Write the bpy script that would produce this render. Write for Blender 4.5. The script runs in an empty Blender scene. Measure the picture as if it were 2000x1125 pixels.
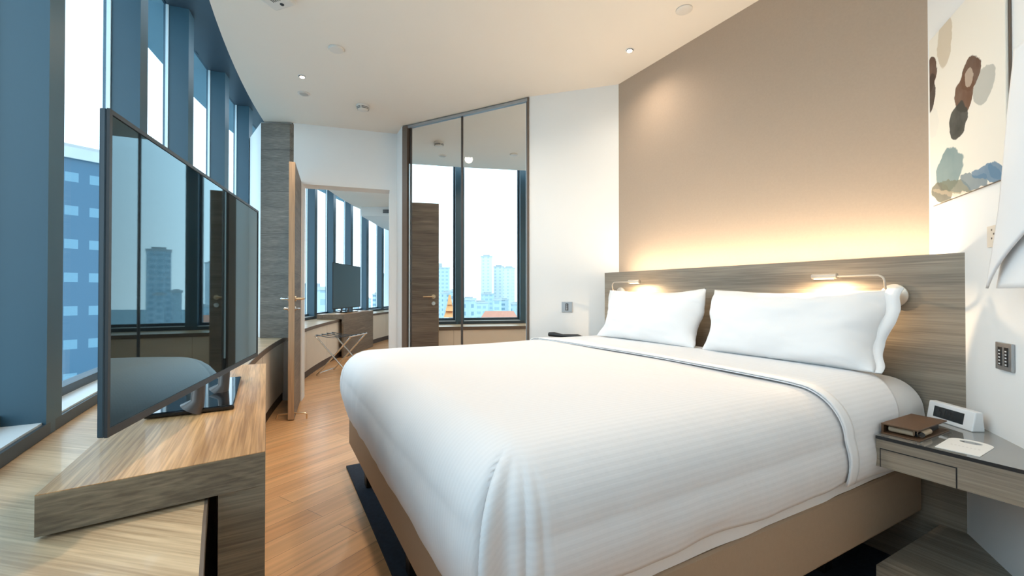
import bpy, bmesh, math, random
from mathutils import Vector, Matrix, noise
random.seed(4)
S = bpy.context.scene
COL = S.collection
R = math.radians

# ------------------------------------------------------------------ camera, sky, exposure
cam_d = bpy.data.cameras.new('camera'); cam = bpy.data.objects.new('camera', cam_d); COL.objects.link(cam)
cam.location = (0, 0, 1.10); cam.rotation_euler = (R(90.5), 0, 0)
cam_d.sensor_width = 36; cam_d.lens = 36 * 855 / 2000; cam_d.clip_start = 0.02; cam_d.clip_end = 3000
S.camera = cam
S.view_settings.view_transform = 'Standard'; S.view_settings.look = 'None'
S.view_settings.gamma = 1; S.view_settings.use_curve_mapping = False
S.view_settings.exposure = 0.25

W = bpy.data.worlds.new('sky'); S.world = W; W.use_nodes = True
nt = W.node_tree; nt.nodes.clear()
def wn(t): return nt.nodes.new(t)
tc = wn('ShaderNodeTexCoord'); sp = wn('ShaderNodeSeparateXYZ'); nt.links.new(tc.outputs['Generated'], sp.inputs[0])
rp = wn('ShaderNodeValToRGB'); nt.links.new(sp.outputs[2], rp.inputs[0])
rp.color_ramp.elements[0].position = 0.0; rp.color_ramp.elements[0].color = (.86, .95, 1, 1)
rp.color_ramp.elements[1].position = 0.55; rp.color_ramp.elements[1].color = (.62, .84, 1, 1)
bg = wn('ShaderNodeBackground'); nt.links.new(rp.outputs[0], bg.inputs[0]); bg.inputs[1].default_value = 3.0
wo = wn('ShaderNodeOutputWorld'); nt.links.new(bg.outputs[0], wo.inputs[0])

# ------------------------------------------------------------------ lamps of the room, plus added fill spots
WARM = (1.0, .74, .48); SOFT = (1.0, .86, .70)
def light(kind, name, loc, energy, color, size=.05, rot=(0, 0, 0), **k):
    d = bpy.data.lights.new(name, kind); d.energy = energy; d.color = color
    if kind == 'AREA':
        d.shape = k.get('shape', 'DISK'); d.size = size
        if 'size_y' in k: d.size_y = k['size_y']
        if 'spread' in k: d.spread = k['spread']
    else: d.shadow_soft_size = size
    if kind == 'SPOT': d.spot_size = R(k.get('cone', 120)); d.spot_blend = k.get('blend', 1.0)
    o = bpy.data.objects.new(name, d); o.location = loc; o.rotation_euler = rot; COL.objects.link(o)
    return o
F0 = Vector((1.595, 1.773, 0)); BR = R(118.7)          # headboard face: u along it, w out of it
UX = Vector((math.cos(BR), math.sin(BR), 0)); WX = Vector((-math.sin(BR), math.cos(BR), 0))
def B(u, w, z=0): return F0 + UX * u + WX * w + Vector((0, 0, z))
DOWN_FILL = [(-1.656, 3.436), (.827, 3.06), (.1, 2.0), (-.35, 3.1), (.75, 1.4), (-.55, 1.5)]  # first two have fittings; the others are unseen spots added for brightness
for i, (x, y) in enumerate(DOWN_FILL):
    light('SPOT', 'downlight_and_fill', (x, y, 2.775), (40, 15, 10, 32, 14, 58)[i], SOFT, .05, cone=150)
for x, y in [(-2.2, 5.9), (-1.6, 6.8), (-1.9, 8.2), (-2.0, 9.8), (-1.9, 11.2)]:
    light('SPOT', 'downlight_and_fill', (x, y, 2.775), 30, SOFT, .05, cone=150)  # assumed living room ceiling lamps, unseen and without fittings
# LED strip in the trough on the back of the headboard, washing the wall
light('AREA', 'headboard_strip_lamp', B(.86, -.12, 1.21), 10, (1.0, .84, .62), 1.85, (R(180 - 6), 0, BR), shape='RECTANGLE', size_y=.02)

# ------------------------------------------------------------------ materials
def mat(name, col=(.8, .8, .8), rough=.5, metal=0, spec=.5, emit=None, es=1, coat=0):
    m = bpy.data.materials.new(name); m.use_nodes = True
    p = m.node_tree.nodes['Principled BSDF']
    p.inputs['Base Color'].default_value = (*col, 1); p.inputs['Roughness'].default_value = rough
    p.inputs['Metallic'].default_value = metal; p.inputs['Specular IOR Level'].default_value = spec
    p.inputs['Coat Weight'].default_value = coat; p.inputs['Coat Roughness'].default_value = .05
    if emit: p.inputs['Emission Color'].default_value = (*emit, 1); p.inputs['Emission Strength'].default_value = es
    return m
def nodes(m):
    t = m.node_tree
    return t, t.nodes['Principled BSDF'], (lambda k: t.nodes.new(k)), (lambda a, b: t.links.new(a, b))
def mottled(name, col, amt=.04, scale=6, rough=.7, bump=0, bscale=200, spec=.4, coat=0):
    m = mat(name, col, rough, spec=spec, coat=coat); t, p, N, L = nodes(m)
    c = N('ShaderNodeTexCoord'); n = N('ShaderNodeTexNoise'); n.inputs['Scale'].default_value = scale; n.inputs['Detail'].default_value = 4
    L(c.outputs['Object'], n.inputs['Vector'])
    mx = N('ShaderNodeMix'); mx.data_type = 'RGBA'
    mx.inputs[6].default_value = (*[v * (1 - amt) for v in col], 1); mx.inputs[7].default_value = (*[min(1, v * (1 + amt)) for v in col], 1)
    L(n.outputs[0], mx.inputs[0]); L(mx.outputs[2], p.inputs['Base Color'])
    if bump:
        n2 = N('ShaderNodeTexNoise'); n2.inputs['Scale'].default_value = bscale; L(c.outputs['Object'], n2.inputs['Vector'])
        b = N('ShaderNodeBump'); b.inputs['Strength'].default_value = bump; b.inputs['Distance'].default_value = .002
        L(n2.outputs[0], b.inputs['Height']); L(b.outputs[0], p.inputs['Normal'])
    return m
def wood(name, dark, light_, axis='X', ang=0, rough=.5, scale=1.0, seam=None, coat=0, fleck=True):
    """axis = grain direction in the object's own space; seam = board height (seams across local z)"""
    m = mat(name, light_, rough, spec=.45, coat=coat); t, p, N, L = nodes(m)
    c = N('ShaderNodeTexCoord'); mp = N('ShaderNodeMapping'); mp.inputs['Rotation'].default_value = (0, 0, -ang)
    L(c.outputs['Object'], mp.inputs[0])
    big = N('ShaderNodeTexNoise'); big.inputs['Scale'].default_value = 1.0; big.inputs['Detail'].default_value = 3
    ms = N('ShaderNodeMapping'); k = {'X': (.9, 14, 14), 'Y': (14, .9, 14), 'Z': (14, 14, .9)}[axis]
    ms.inputs['Scale'].default_value = [v * scale for v in k]; L(mp.outputs[0], ms.inputs[0]); L(ms.outputs[0], big.inputs['Vector'])
    big.inputs['Distortion'].default_value = .6
    ft = N('ShaderNodeTexNoise'); ft.inputs['Scale'].default_value = 1.0; ft.inputs['Detail'].default_value = 5; ft.inputs['Distortion'].default_value = .25
    mf = N('ShaderNodeMapping'); k = {'X': (4, 170, 170), 'Y': (170, 4, 170), 'Z': (170, 170, 4)}[axis]
    mf.inputs['Scale'].default_value = [v * scale for v in k]; L(mp.outputs[0], mf.inputs[0]); L(mf.outputs[0], ft.inputs['Vector'])
    ad = N('ShaderNodeMath'); ad.operation = 'MULTIPLY_ADD'; ad.inputs[1].default_value = .42
    L(big.outputs[0], ad.inputs[0])
    h = N('ShaderNodeMath'); h.operation = 'MULTIPLY'; h.inputs[1].default_value = .58; L(ft.outputs[0], h.inputs[0]); L(h.outputs[0], ad.inputs[2])
    r = N('ShaderNodeValToRGB'); e = r.color_ramp.elements
    e[0].position = .38; e[0].color = (*dark, 1); e[1].position = .62; e[1].color = (*light_, 1)
    L(ad.outputs[0], r.inputs[0]); out = r.outputs[0]
    if fleck:
        fk = N('ShaderNodeTexNoise'); fk.inputs['Scale'].default_value = 1.0; fk.inputs['Detail'].default_value = 2
        mk = N('ShaderNodeMapping'); k = {'X': (1.6, 30, 30), 'Y': (30, 1.6, 30), 'Z': (30, 30, 1.6)}[axis]; mk.inputs['Scale'].default_value = k
        L(mp.outputs[0], mk.inputs[0]); L(mk.outputs[0], fk.inputs['Vector'])
        fr = N('ShaderNodeMapRange'); fr.inputs[1].default_value = .66; fr.inputs[2].default_value = .74; fr.inputs[4].default_value = .55; L(fk.outputs[0], fr.inputs[0])
        mx = N('ShaderNodeMix'); mx.data_type = 'RGBA'; L(fr.outputs[0], mx.inputs[0]); L(out, mx.inputs[6])
        mx.inputs[7].default_value = (*[min(1, v * 1.45) for v in light_], 1); out = mx.outputs[2]
    if seam:
        sx = N('ShaderNodeSeparateXYZ'); L(c.outputs['Object'], sx.inputs[0])
        md = N('ShaderNodeMath'); md.operation = 'PINGPONG'; md.inputs[1].default_value = seam / 2; L(sx.outputs[2], md.inputs[0])
        cp = N('ShaderNodeMath'); cp.operation = 'LESS_THAN'; cp.inputs[1].default_value = .0018; L(md.outputs[0], cp.inputs[0])
        mx = N('ShaderNodeMix'); mx.data_type = 'RGBA'; L(cp.outputs[0], mx.inputs[0]); L(out, mx.inputs[6])
        mx.inputs[7].default_value = (*[v * .5 for v in dark], 1); out = mx.outputs[2]
    L(out, p.inputs['Base Color'])
    b = N('ShaderNodeBump'); b.inputs['Strength'].default_value = .25; b.inputs['Distance'].default_value = .0015
    L(ft.outputs[0], b.inputs['Height']); L(b.outputs[0], p.inputs['Normal'])
    return m

GD, GL = (.185, .15, .112), (.31, .258, .195)
M = {}
M['white'] = mottled('white_paint', (.82, .81, .79), .015, 3, .75)
M['ceiling'] = mottled('ceiling_paint', (.83, .75, .66), .015, 3, .85)
M['tan'] = mottled('tan_wallcovering', (.46, .35, .262), .05, 90, .8, .3, 500)
M['veneer'] = wood('grey_oak_veneer', GD, GL, 'X')
M['veneer_seam'] = wood('grey_oak_boards', (.12, .105, .088), (.235, .205, .17), 'X', seam=.42)
M['door_wood'] = wood('door_veneer', (.13, .10, .08), (.26, .21, .165), 'X', seam=.42)
M['door_edge'] = wood('door_edge_wood', (.34, .22, .13), (.52, .34, .20), 'Z', fleck=False)
M['desk'] = wood('desk_oak_lit', (.38, .19, .07), (.73, .42, .19), 'X', coat=.12, rough=.38)  # lit copy of the desk face veneer, warm light in the colour
M['counter'] = wood('counter_oak', (.42, .28, .16), (.68, .49, .30), 'X', ang=R(-12), coat=.15, rough=.36)
M['desk_face'] = wood('desk_face_oak', (.13, .10, .068), (.27, .215, .145), 'Y')
M['brown'] = mottled('brown_edge', (.16, .115, .085), .08, 20, .5)
M['baseboard'] = mottled('dark_baseboard', (.06, .042, .035), .08, 20, .45)
M['cream'] = mottled('cream_panel', (.78, .68, .56), .03, 8, .6)
M['fin'] = mottled('blue_grey_metal', (.032, .085, .122), .06, 4, .42, spec=.6)
M['ledge'] = mat('outside_ledge', (.20, .32, .38), .5)
M['fin_dark'] = mottled('dark_metal', (.035, .055, .075), .05, 4, .4)
M['alu'] = mat('light_aluminium', (.72, .82, .86), .3, .2)
M['sill'] = mat('pale_sill', (.68, .74, .76), .28, .1)
M['led'] = mat('led_diffuser', (1, 1, 1), .5, emit=WARM, es=6)
M['black'] = mat('gloss_black', (.006, .007, .009), .06, spec=.6)
M['blackm'] = mat('matt_black', (.012, .012, .013), .45)
M['tvface'] = mat('tv_screen', (.012, .016, .02), .03, spec=.9, coat=.6)

def screen_mat():
    m = bpy.data.materials.new('tv_screen_glass'); m.use_nodes = True; t = m.node_tree; t.nodes.clear()
    o = t.nodes.new('ShaderNodeOutputMaterial'); df = t.nodes.new('ShaderNodeBsdfDiffuse'); df.inputs[0].default_value = (.006, .010, .013, 1)
    gl = t.nodes.new('ShaderNodeBsdfGlossy'); gl.inputs['Roughness'].default_value = .02; gl.inputs[0].default_value = (.70, .92, 1, 1)
    ge = t.nodes.new('ShaderNodeNewGeometry'); d = t.nodes.new('ShaderNodeVectorMath'); d.operation = 'DOT_PRODUCT'
    t.links.new(ge.outputs['Normal'], d.inputs[0]); t.links.new(ge.outputs['Incoming'], d.inputs[1])
    a = t.nodes.new('ShaderNodeMath'); a.operation = 'SUBTRACT'; a.inputs[0].default_value = 1; t.links.new(d.outputs['Value'], a.inputs[1])
    b = t.nodes.new('ShaderNodeMath'); b.operation = 'POWER'; b.inputs[1].default_value = 4; t.links.new(a.outputs[0], b.inputs[0])
    c = t.nodes.new('ShaderNodeMath'); c.operation = 'MULTIPLY_ADD'; c.inputs[1].default_value = 1.05; c.inputs[2].default_value = .045; t.links.new(b.outputs[0], c.inputs[0])
    mx = t.nodes.new('ShaderNodeMixShader'); t.links.new(c.outputs[0], mx.inputs[0]); t.links.new(df.outputs[0], mx.inputs[1]); t.links.new(gl.outputs[0], mx.inputs[2]); t.links.new(mx.outputs[0], o.inputs[0])
    return m
M['tvface'] = screen_mat()
M['tvback'] = mat('tv_back', (.02, .04, .055), .35)
M['chrome'] = mat('chrome', (.75, .73, .70), .18, 1)
M['brass'] = mat('satin_brass', (.80, .62, .42), .3, 1)
M['champ'] = mat('champagne_metal', (.60, .52, .43), .38, .6)
M['steel'] = mat('brushed_steel', (.42, .43, .44), .38, .8)
M['mirror'] = mat('mirror_glass', (.86, .88, .87), .0, 1)
M['greyframe'] = mat('bronze_frame', (.10, .08, .07), .35, .4)
M['base'] = mottled('tan_leatherette', (.40, .285, .19), .05, 60, .55, .3, 350)
M['plastic'] = mat('white_plastic', (.78, .78, .78), .35)
M['leather'] = mottled('brown_leather', (.115, .06, .03), .12, 60, .5, .4, 300)
M['kraft'] = mat('kraft_roll', (.45, .33, .22), .6)
M['card'] = mat('white_card', (.82, .80, .76), .55)
M['ink'] = mat('grey_print', (.66, .63, .60), .6)
M['lcd'] = mat('lcd', (.018, .022, .025), .12)
M['lcdseg'] = mat('lcd_digits', (.004, .004, .005), .3)
M['glasstop'] = mat('smoked_glass_top', (.20, .195, .18), .05, spec=.8, coat=.5)
M['grille'] = mat('grille_grey', (.45, .42, .38), .7)
M['ceilplastic'] = mat('ceiling_plastic', (.72, .67, .61), .5)
M['lampglow'] = mat('lamp_glow', (1, 1, 1), .5, emit=(1, .88, .7), es=5)
M['concrete'] = mottled('concrete', (.5, .52, .52), .1, .5, .9)
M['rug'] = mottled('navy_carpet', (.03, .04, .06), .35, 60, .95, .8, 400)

def glass_mat():
    m = bpy.data.materials.new('window_glass'); m.use_nodes = True; t = m.node_tree; t.nodes.clear()
    o = t.nodes.new('ShaderNodeOutputMaterial'); tr = t.nodes.new('ShaderNodeBsdfTransparent'); tr.inputs[0].default_value = (.90, .96, .985, 1)
    gl = t.nodes.new('ShaderNodeBsdfGlossy'); gl.inputs['Roughness'].default_value = .0; gl.inputs[0].default_value = (.8, .9, 1, 1)
    ge = t.nodes.new('ShaderNodeNewGeometry'); dt_ = t.nodes.new('ShaderNodeVectorMath'); dt_.operation = 'DOT_PRODUCT'
    t.links.new(ge.outputs['Normal'], dt_.inputs[0]); t.links.new(ge.outputs['Incoming'], dt_.inputs[1])
    def mth(op, x, y):
        n = t.nodes.new('ShaderNodeMath'); n.operation = op
        for i, v in enumerate((x, y)):
            if isinstance(v, (int, float)): n.inputs[i].default_value = v
            elif v is not None: t.links.new(v, n.inputs[i])
        return n.outputs[0]
    c = mth('ABSOLUTE', dt_.outputs['Value'], None); f = mth('MULTIPLY_ADD', mth('POWER', mth('SUBTRACT', 1.0, c), 5.0), .45); f.node.inputs[2].default_value = .02
    mx = t.nodes.new('ShaderNodeMixShader'); t.links.new(f, mx.inputs[0]); t.links.new(tr.outputs[0], mx.inputs[1]); t.links.new(gl.outputs[0], mx.inputs[2])
    t.links.new(mx.outputs[0], o.inputs[0]); return m
M['glass'] = glass_mat()

def linen(name, col, period=.016, stripes=True):
    m = mat(name, col, .75, spec=.25); t, p, N, L = nodes(m)
    p.inputs['Sheen Weight'].default_value = .2
    c = N('ShaderNodeTexCoord')
    n = N('ShaderNodeTexNoise'); n.inputs['Scale'].default_value = 5; n.inputs['Detail'].default_value = 4; L(c.outputs['Object'], n.inputs['Vector'])
    b = N('ShaderNodeBump'); b.inputs['Strength'].default_value = .35; b.inputs['Distance'].default_value = .012
    L(n.outputs[0], b.inputs['Height']); last = b
    if stripes:
        sx = N('ShaderNodeSeparateXYZ'); L(c.outputs['UV'], sx.inputs[0])
        w = N('ShaderNodeMath'); w.operation = 'MULTIPLY'; w.inputs[1].default_value = 2 * math.pi / period; L(sx.outputs[0], w.inputs[0])
        s = N('ShaderNodeMath'); s.operation = 'SINE'; L(w.outputs[0], s.inputs[0])
        r = N('ShaderNodeMapRange'); r.inputs[1].default_value = -.4; r.inputs[2].default_value = .4; L(s.outputs[0], r.inputs[0])
        mx = N('ShaderNodeMix'); mx.data_type = 'RGBA'; L(r.outputs[0], mx.inputs[0])
        mx.inputs[6].default_value = (*[v * .972 for v in col], 1); mx.inputs[7].default_value = (*col, 1); L(mx.outputs[2], p.inputs['Base Color'])
        b2 = N('ShaderNodeBump'); b2.inputs['Strength'].default_value = .12; b2.inputs['Distance'].default_value = .0012
        L(r.outputs[0], b2.inputs['Height']); L(last.outputs[0], b2.inputs['Normal']); last = b2
    L(last.outputs[0], p.inputs['Normal'])
    return m
M['duvet'] = linen('white_striped_duvet', (.765, .745, .74))
M['sheet'] = linen('white_sheet', (.82, .81, .81), .018)
M['pillow'] = linen('white_pillowcase', (.83, .82, .815), stripes=False)
M['mattress'] = linen('white_mattress', (.80, .79, .78), stripes=False)

def floor_mat():
    m = mat('oak_floor', (.5, .3, .17), .32, spec=.5, coat=.2); t, p, N, L = nodes(m); p.inputs['Coat Roughness'].default_value = .2
    c = N('ShaderNodeTexCoord'); mp = N('ShaderNodeMapping'); mp.inputs['Rotation'].default_value = (0, 0, -R(57)); L(c.outputs['Object'], mp.inputs[0])
    br = N('ShaderNodeTexBrick'); br.offset = .37; br.inputs['Scale'].default_value = 1; br.inputs['Brick Width'].default_value = 1.3
    br.inputs['Row Height'].default_value = .13; br.inputs['Mortar Size'].default_value = .0012; br.inputs['Bias'].default_value = 0
    br.inputs['Color1'].default_value = (.72, .38, .165, 1); br.inputs['Color2'].default_value = (.82, .47, .22, 1); br.inputs['Mortar'].default_value = (.26, .14, .07, 1)
    L(mp.outputs[0], br.inputs[0])
    n = N('ShaderNodeTexNoise'); ms = N('ShaderNodeMapping'); ms.inputs['Scale'].default_value = (1.5, 28, 1); L(mp.outputs[0], ms.inputs[0]); L(ms.outputs[0], n.inputs['Vector'])
    n.inputs['Scale'].default_value = 1; n.inputs['Detail'].default_value = 5; n.inputs['Distortion'].default_value = .4
    r = N('ShaderNodeMapRange'); r.inputs[1].default_value = .3; r.inputs[2].default_value = .7; r.inputs[3].default_value = .78; r.inputs[4].default_value = 1.12; L(n.outputs[0], r.inputs[0])
    mx = N('ShaderNodeVectorMath'); mx.operation = 'SCALE'; L(br.outputs[0], mx.inputs[0]); L(r.outputs[0], mx.inputs['Scale'])
    L(mx.outputs[0], p.inputs['Base Color'])
    return m
M['floor'] = floor_mat()

def facade_mat(name, wall, win, sx=3.2, sz=3.1, fw=.45, fh=.5, rough=.6):
    """windows repeat every sx by sz metres on the facade"""
    m = mat(name, wall, rough); t, p, N, L = nodes(m)
    c = N('ShaderNodeTexCoord'); s = N('ShaderNodeSeparateXYZ'); L(c.outputs['Object'], s.inputs[0])
    xy = N('ShaderNodeMath'); xy.operation = 'ADD'; L(s.outputs[0], xy.inputs[0]); L(s.outputs[1], xy.inputs[1])
    def band(src, per, fr):
        d = N('ShaderNodeMath'); d.operation = 'DIVIDE'; d.inputs[1].default_value = per; L(src, d.inputs[0])
        f = N('ShaderNodeMath'); f.operation = 'FRACT'; L(d.outputs[0], f.inputs[0])
        l = N('ShaderNodeMath'); l.operation = 'LESS_THAN'; l.inputs[1].default_value = fr; L(f.outputs[0], l.inputs[0]); return l.outputs[0]
    a = band(xy.outputs[0], sx, fw); b = band(s.outputs[2], sz, fh)
    ml = N('ShaderNodeMath'); ml.operation = 'MULTIPLY'; L(a, ml.inputs[0]); L(b, ml.inputs[1])
    mx = N('ShaderNodeMix'); mx.data_type = 'RGBA'; L(ml.outputs[0], mx.inputs[0]); mx.inputs[6].default_value = (*wall, 1); mx.inputs[7].default_value = (*win, 1)
    L(mx.outputs[2], p.inputs['Base Color']); return m
M['b_white'] = facade_mat('white_tower_facade', (.68, .70, .71), (.50, .55, .58), 4.6, 3.1, .35, .5)  # distance haze put into the pale wall and window tones
M['b_hazed'] = facade_mat('hazed_facade', (.50, .59, .64), (.36, .46, .52), 3.4, 3.2, .6, .5)  # bluish haze mixed into the facade colour for distance
M['b_glass'] = facade_mat('blue_glass_facade', (.035, .11, .18), (.12, .25, .33), 1.7, 3.1, .55, .28, .25)
M['b_low'] = facade_mat('low_rise_facade', (.45, .53, .57), (.2, .3, .36), 5, 3.2, .5, .5)  # haze of distance is part of this pale bluish colour
M['roof_red'] = mottled('red_tile_roof', (.55, .22, .14), .12, 1.5, .8)
M['roof_orange'] = mottled('orange_tile_roof', (.66, .28, .10), .12, 2, .8)
M['town_white'] = facade_mat('white_rendered_wall', (.66, .68, .68), (.2, .27, .33), 2.1, 2.6, .38, .4)
M['ground'] = mottled('city_ground', (.30, .38, .40), .2, .02, .95)  # hazy distance tone put into the ground colour

# ------------------------------------------------------------------ mesh helpers
def box(bm, x0, x1, y0, y1, z0, z1):
    v = [bm.verts.new(p) for p in ((x0,y0,z0),(x1,y0,z0),(x1,y1,z0),(x0,y1,z0),(x0,y0,z1),(x1,y0,z1),(x1,y1,z1),(x0,y1,z1))]
    for f in ((0,3,2,1),(4,5,6,7),(0,1,5,4),(1,2,6,5),(2,3,7,6),(3,0,4,7)): bm.faces.new([v[i] for i in f])
def prism(bm, pts, z0, z1):
    n = len(pts); a = [bm.verts.new((p[0], p[1], z0)) for p in pts]; b = [bm.verts.new((p[0], p[1], z1)) for p in pts]
    bm.faces.new(a[::-1]); bm.faces.new(b)
    for i in range(n): bm.faces.new((a[i], a[(i+1)%n], b[(i+1)%n], b[i]))
def slab(bm, p0, p1, t, z0, z1):
    """wall from p0 to p1 (plan), thickness t to the left of the direction p0->p1"""
    d = (Vector(p1) - Vector(p0)).normalized(); n = Vector((-d.y, d.x)) * t
    p0, p1 = Vector(p0), Vector(p1); prism(bm, [p0, p1, p1 + n, p0 + n], z0, z1)
def tube(bm, pts, r, seg=12, cap=True):
    pts = [Vector(p) for p in pts]; rings = []; ref = None
    for i, p in enumerate(pts):
        a = pts[max(i-1, 0)]; b = pts[min(i+1, len(pts)-1)]; d = (b - a).normalized()
        if ref is None: ref = Vector((0, 0, 1)) if abs(d.z) < .9 else Vector((1, 0, 0))
        s = d.cross(ref).normalized(); t = s.cross(d).normalized(); ref = t
        rr = r[i] if isinstance(r, (list, tuple)) else r
        rings.append([bm.verts.new(p + (s * math.cos(2*math.pi*k/seg) + t * math.sin(2*math.pi*k/seg)) * rr) for k in range(seg)])
    for i in range(len(rings)-1):
        for k in range(seg): bm.faces.new((rings[i][k], rings[i][(k+1)%seg], rings[i+1][(k+1)%seg], rings[i+1][k]))
    if cap: bm.faces.new(rings[0][::-1]); bm.faces.new(rings[-1])
def lathe(bm, prof, seg=32, c=(0, 0, 0)):
    rings = []
    for r, z in prof:
        rings.append([bm.verts.new((c[0] + r*math.cos(2*math.pi*k/seg), c[1] + r*math.sin(2*math.pi*k/seg), c[2] + z)) for k in range(seg)])
    for i in range(len(rings)-1):
        for k in range(seg): bm.faces.new((rings[i][k], rings[i][(k+1)%seg], rings[i+1][(k+1)%seg], rings[i+1][k]))
    bm.faces.new(rings[0][::-1]); bm.faces.new(rings[-1])
CX, CY = 11.06, 8.61                                    # centre of the curved facade
def P(r, th, z=0): return (CX - r*math.cos(R(th)), CY - r*math.sin(R(th)), z)
def thy(y, r=14.48): return math.degrees(math.asin((CY - y) / r))
def arc(bm, r0, r1, t0, t1, z0, z1, n=None):
    n = n or max(1, int(abs(t1 - t0) / .8) + 1); prev = None
    for i in range(n + 1):
        t = t0 + (t1 - t0) * i / n
        q = [bm.verts.new(P(r0, t, z0)), bm.verts.new(P(r1, t, z0)), bm.verts.new(P(r1, t, z1)), bm.verts.new(P(r0, t, z1))]
        if prev:
            for k in range(4): bm.faces.new((prev[k], prev[(k+1)%4], q[(k+1)%4], q[k]))
        else: bm.faces.new(q[::-1])
        prev = q
    bm.faces.new(prev)

def make(name, fill, m, parent=None, loc=(0,0,0), rotz=0, bevel=0, smooth=False, solid=0, subsurf=0):
    bm = bmesh.new(); fill(bm); bmesh.ops.recalc_face_normals(bm, faces=bm.faces)
    me = bpy.data.meshes.new(name); bm.to_mesh(me); bm.free()
    me.materials.append(M[m] if isinstance(m, str) else m)
    o = bpy.data.objects.new(name, me); COL.objects.link(o)
    o.location = loc; o.rotation_euler = (0, 0, rotz)
    if parent: o.parent = parent
    if solid: s = o.modifiers.new('solid', 'SOLIDIFY'); s.thickness = solid; s.offset = 1
    if bevel:
        b = o.modifiers.new('bevel', 'BEVEL'); b.width = bevel; b.segments = 2; b.limit_method = 'ANGLE'; b.angle_limit = R(35)
    if subsurf: s = o.modifiers.new('sub', 'SUBSURF'); s.levels = s.render_levels = subsurf
    if smooth is True: me.polygons.foreach_set('use_smooth', [True] * len(me.polygons))
    elif smooth: me.polygons.foreach_set('use_smooth', [True] * len(me.polygons)); me.set_sharp_from_angle(angle=R(smooth))
    return o
def tag(o, label, cat, group=None, kind=None):
    if label: o['label'] = label
    if cat: o['category'] = cat
    if group: o['group'] = group
    if kind: o['kind'] = kind
    return o
def thing(name, label, cat, loc=(0,0,0), rotz=0, group=None):
    o = bpy.data.objects.new(name, None); COL.objects.link(o); o.location = loc; o.rotation_euler = (0, 0, rotz); o.empty_display_size = .1
    return tag(o, label, cat, group)
def struct(name, fill, m, label=None, **k):
    o = make(name, fill, m, **k)
    if not k.get('parent'): o['kind'] = 'structure'
    if label: o['label'] = label; 
    return o
def copy_tree(o, parent=None):
    c = o.copy(); COL.objects.link(c)
    if parent: c.parent = parent
    for ch in list(o.children): copy_tree(ch, c)
    return c
def cat(o, c): o['category'] = c; return o

# ------------------------------------------------------------------ room shell
TH0, TH1 = 39.3, -15.6
SO = Vector((1.678, 1.621, 0)); SR = math.atan2(.91, .415)     # side wall: x runs away from the camera, y into the room
SX = Vector((math.cos(SR), math.sin(SR), 0)); SY = Vector((-math.sin(SR), math.cos(SR), 0))
def SW(x, y, z=0): return SO + SX*x + SY*y + Vector((0, 0, z))
CR = B(-.203, -.23)                                              # corner accent wall / side wall
def corner_right():
    # meet of accent wall line (w=-.23) and the side wall line
    for i in range(400):
        p = SW(i*.001, 0); d = p - F0
        if d.dot(WX) <= -.23: return p
CR = corner_right(); CL = Vector((.873, 3.571, 0)); ML = Vector((.15, 3.80, 0)); MR = Vector((-1.122, 4.476, 0)); RC = Vector((-1.24, 4.70, 0)); DL = Vector((-2.20, 4.39, 0))
H = 2.80
def xy(v): return (v[0], v[1])
fl = lambda r: [P(r, TH0 + (TH1 - TH0)*i/60)[:2] for i in range(61)]
struct('floor', lambda bm: prism(bm, fl(14.62) + [(3.2, 12.6), (3.2, -1.6)], -.12, 0), 'floor', 'warm oak plank floor running through bedroom and living room')
struct('ceiling', lambda bm: prism(bm, fl(14.19) + [(3.2, 12.6), (3.2, -1.6)], H, H + .1), 'ceiling', 'beige painted flat ceiling with curved edge along the windows')
struct('trim_1', lambda bm: arc(bm, 14.15, 14.61, TH0, TH1, 3.14, 3.24), 'fin_dark', 'dark head panel above the curved window band')
struct('trim_98', lambda bm: arc(bm, 14.612, 14.95, TH0, TH1, 3.14, 3.24), 'ledge', 'pale blue-grey sunshade ledge outside above the windows')
struct('wall_bed', lambda bm: slab(bm, xy(CR), xy(CL), -.15, 0, H), 'tan', 'tan wall behind the headboard')
struct('wall_right', lambda bm: slab(bm, xy(SW(-2.75, 0)), xy(CR + SX*.0), -.15, 0, H), 'white', 'white wall with artwork beside the bed')
struct('wall_far', lambda bm: slab(bm, xy(CL), xy(ML), -.15, 0, H), 'white', 'white wall between mirror and headboard')
struct('wall_wardrobe', lambda bm: slab(bm, (ML.x+.24, ML.y+.54), (MR.x+.24, MR.y+.54), -.1, 0, H), 'white')
struct('wall_return', lambda bm: prism(bm, [xy(MR), xy(RC), (-.9, 4.86), (-1.00, 4.56)], 0, H), 'white', 'white end of the wall beside the mirror')
d = (RC - DL).normalized(); n = Vector((-d.y, d.x, 0))
OA = DL + d*.086; OB = DL + d*.935                              # doorway sides
def door_wall(bm):
    slab(bm, xy(DL), xy(OA), .2, 0, H); slab(bm, xy(OB), xy(RC), .2, 0, H); slab(bm, xy(OA), xy(OB), .2, 2.19, H)
struct('wall_doorway', door_wall, 'white', 'white wall with doorway into the living room')
struct('wall_back', lambda bm: slab(bm, (-.45, -.66), (.75, -.66), -.1, 0, H), 'white')
struct('wall_living_right', lambda bm: box(bm, -.8, -.7, 4.9, 12.5, 0, H), 'white')
struct('wall_living_end', lambda bm: box(bm, -3.6, -.7, 12.35, 12.45, 0, 3.1), 'white')
struct('wall_living_link', lambda bm: box(bm, -1.24, -.7, 4.86, 4.96, 0, H), 'white')
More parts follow.
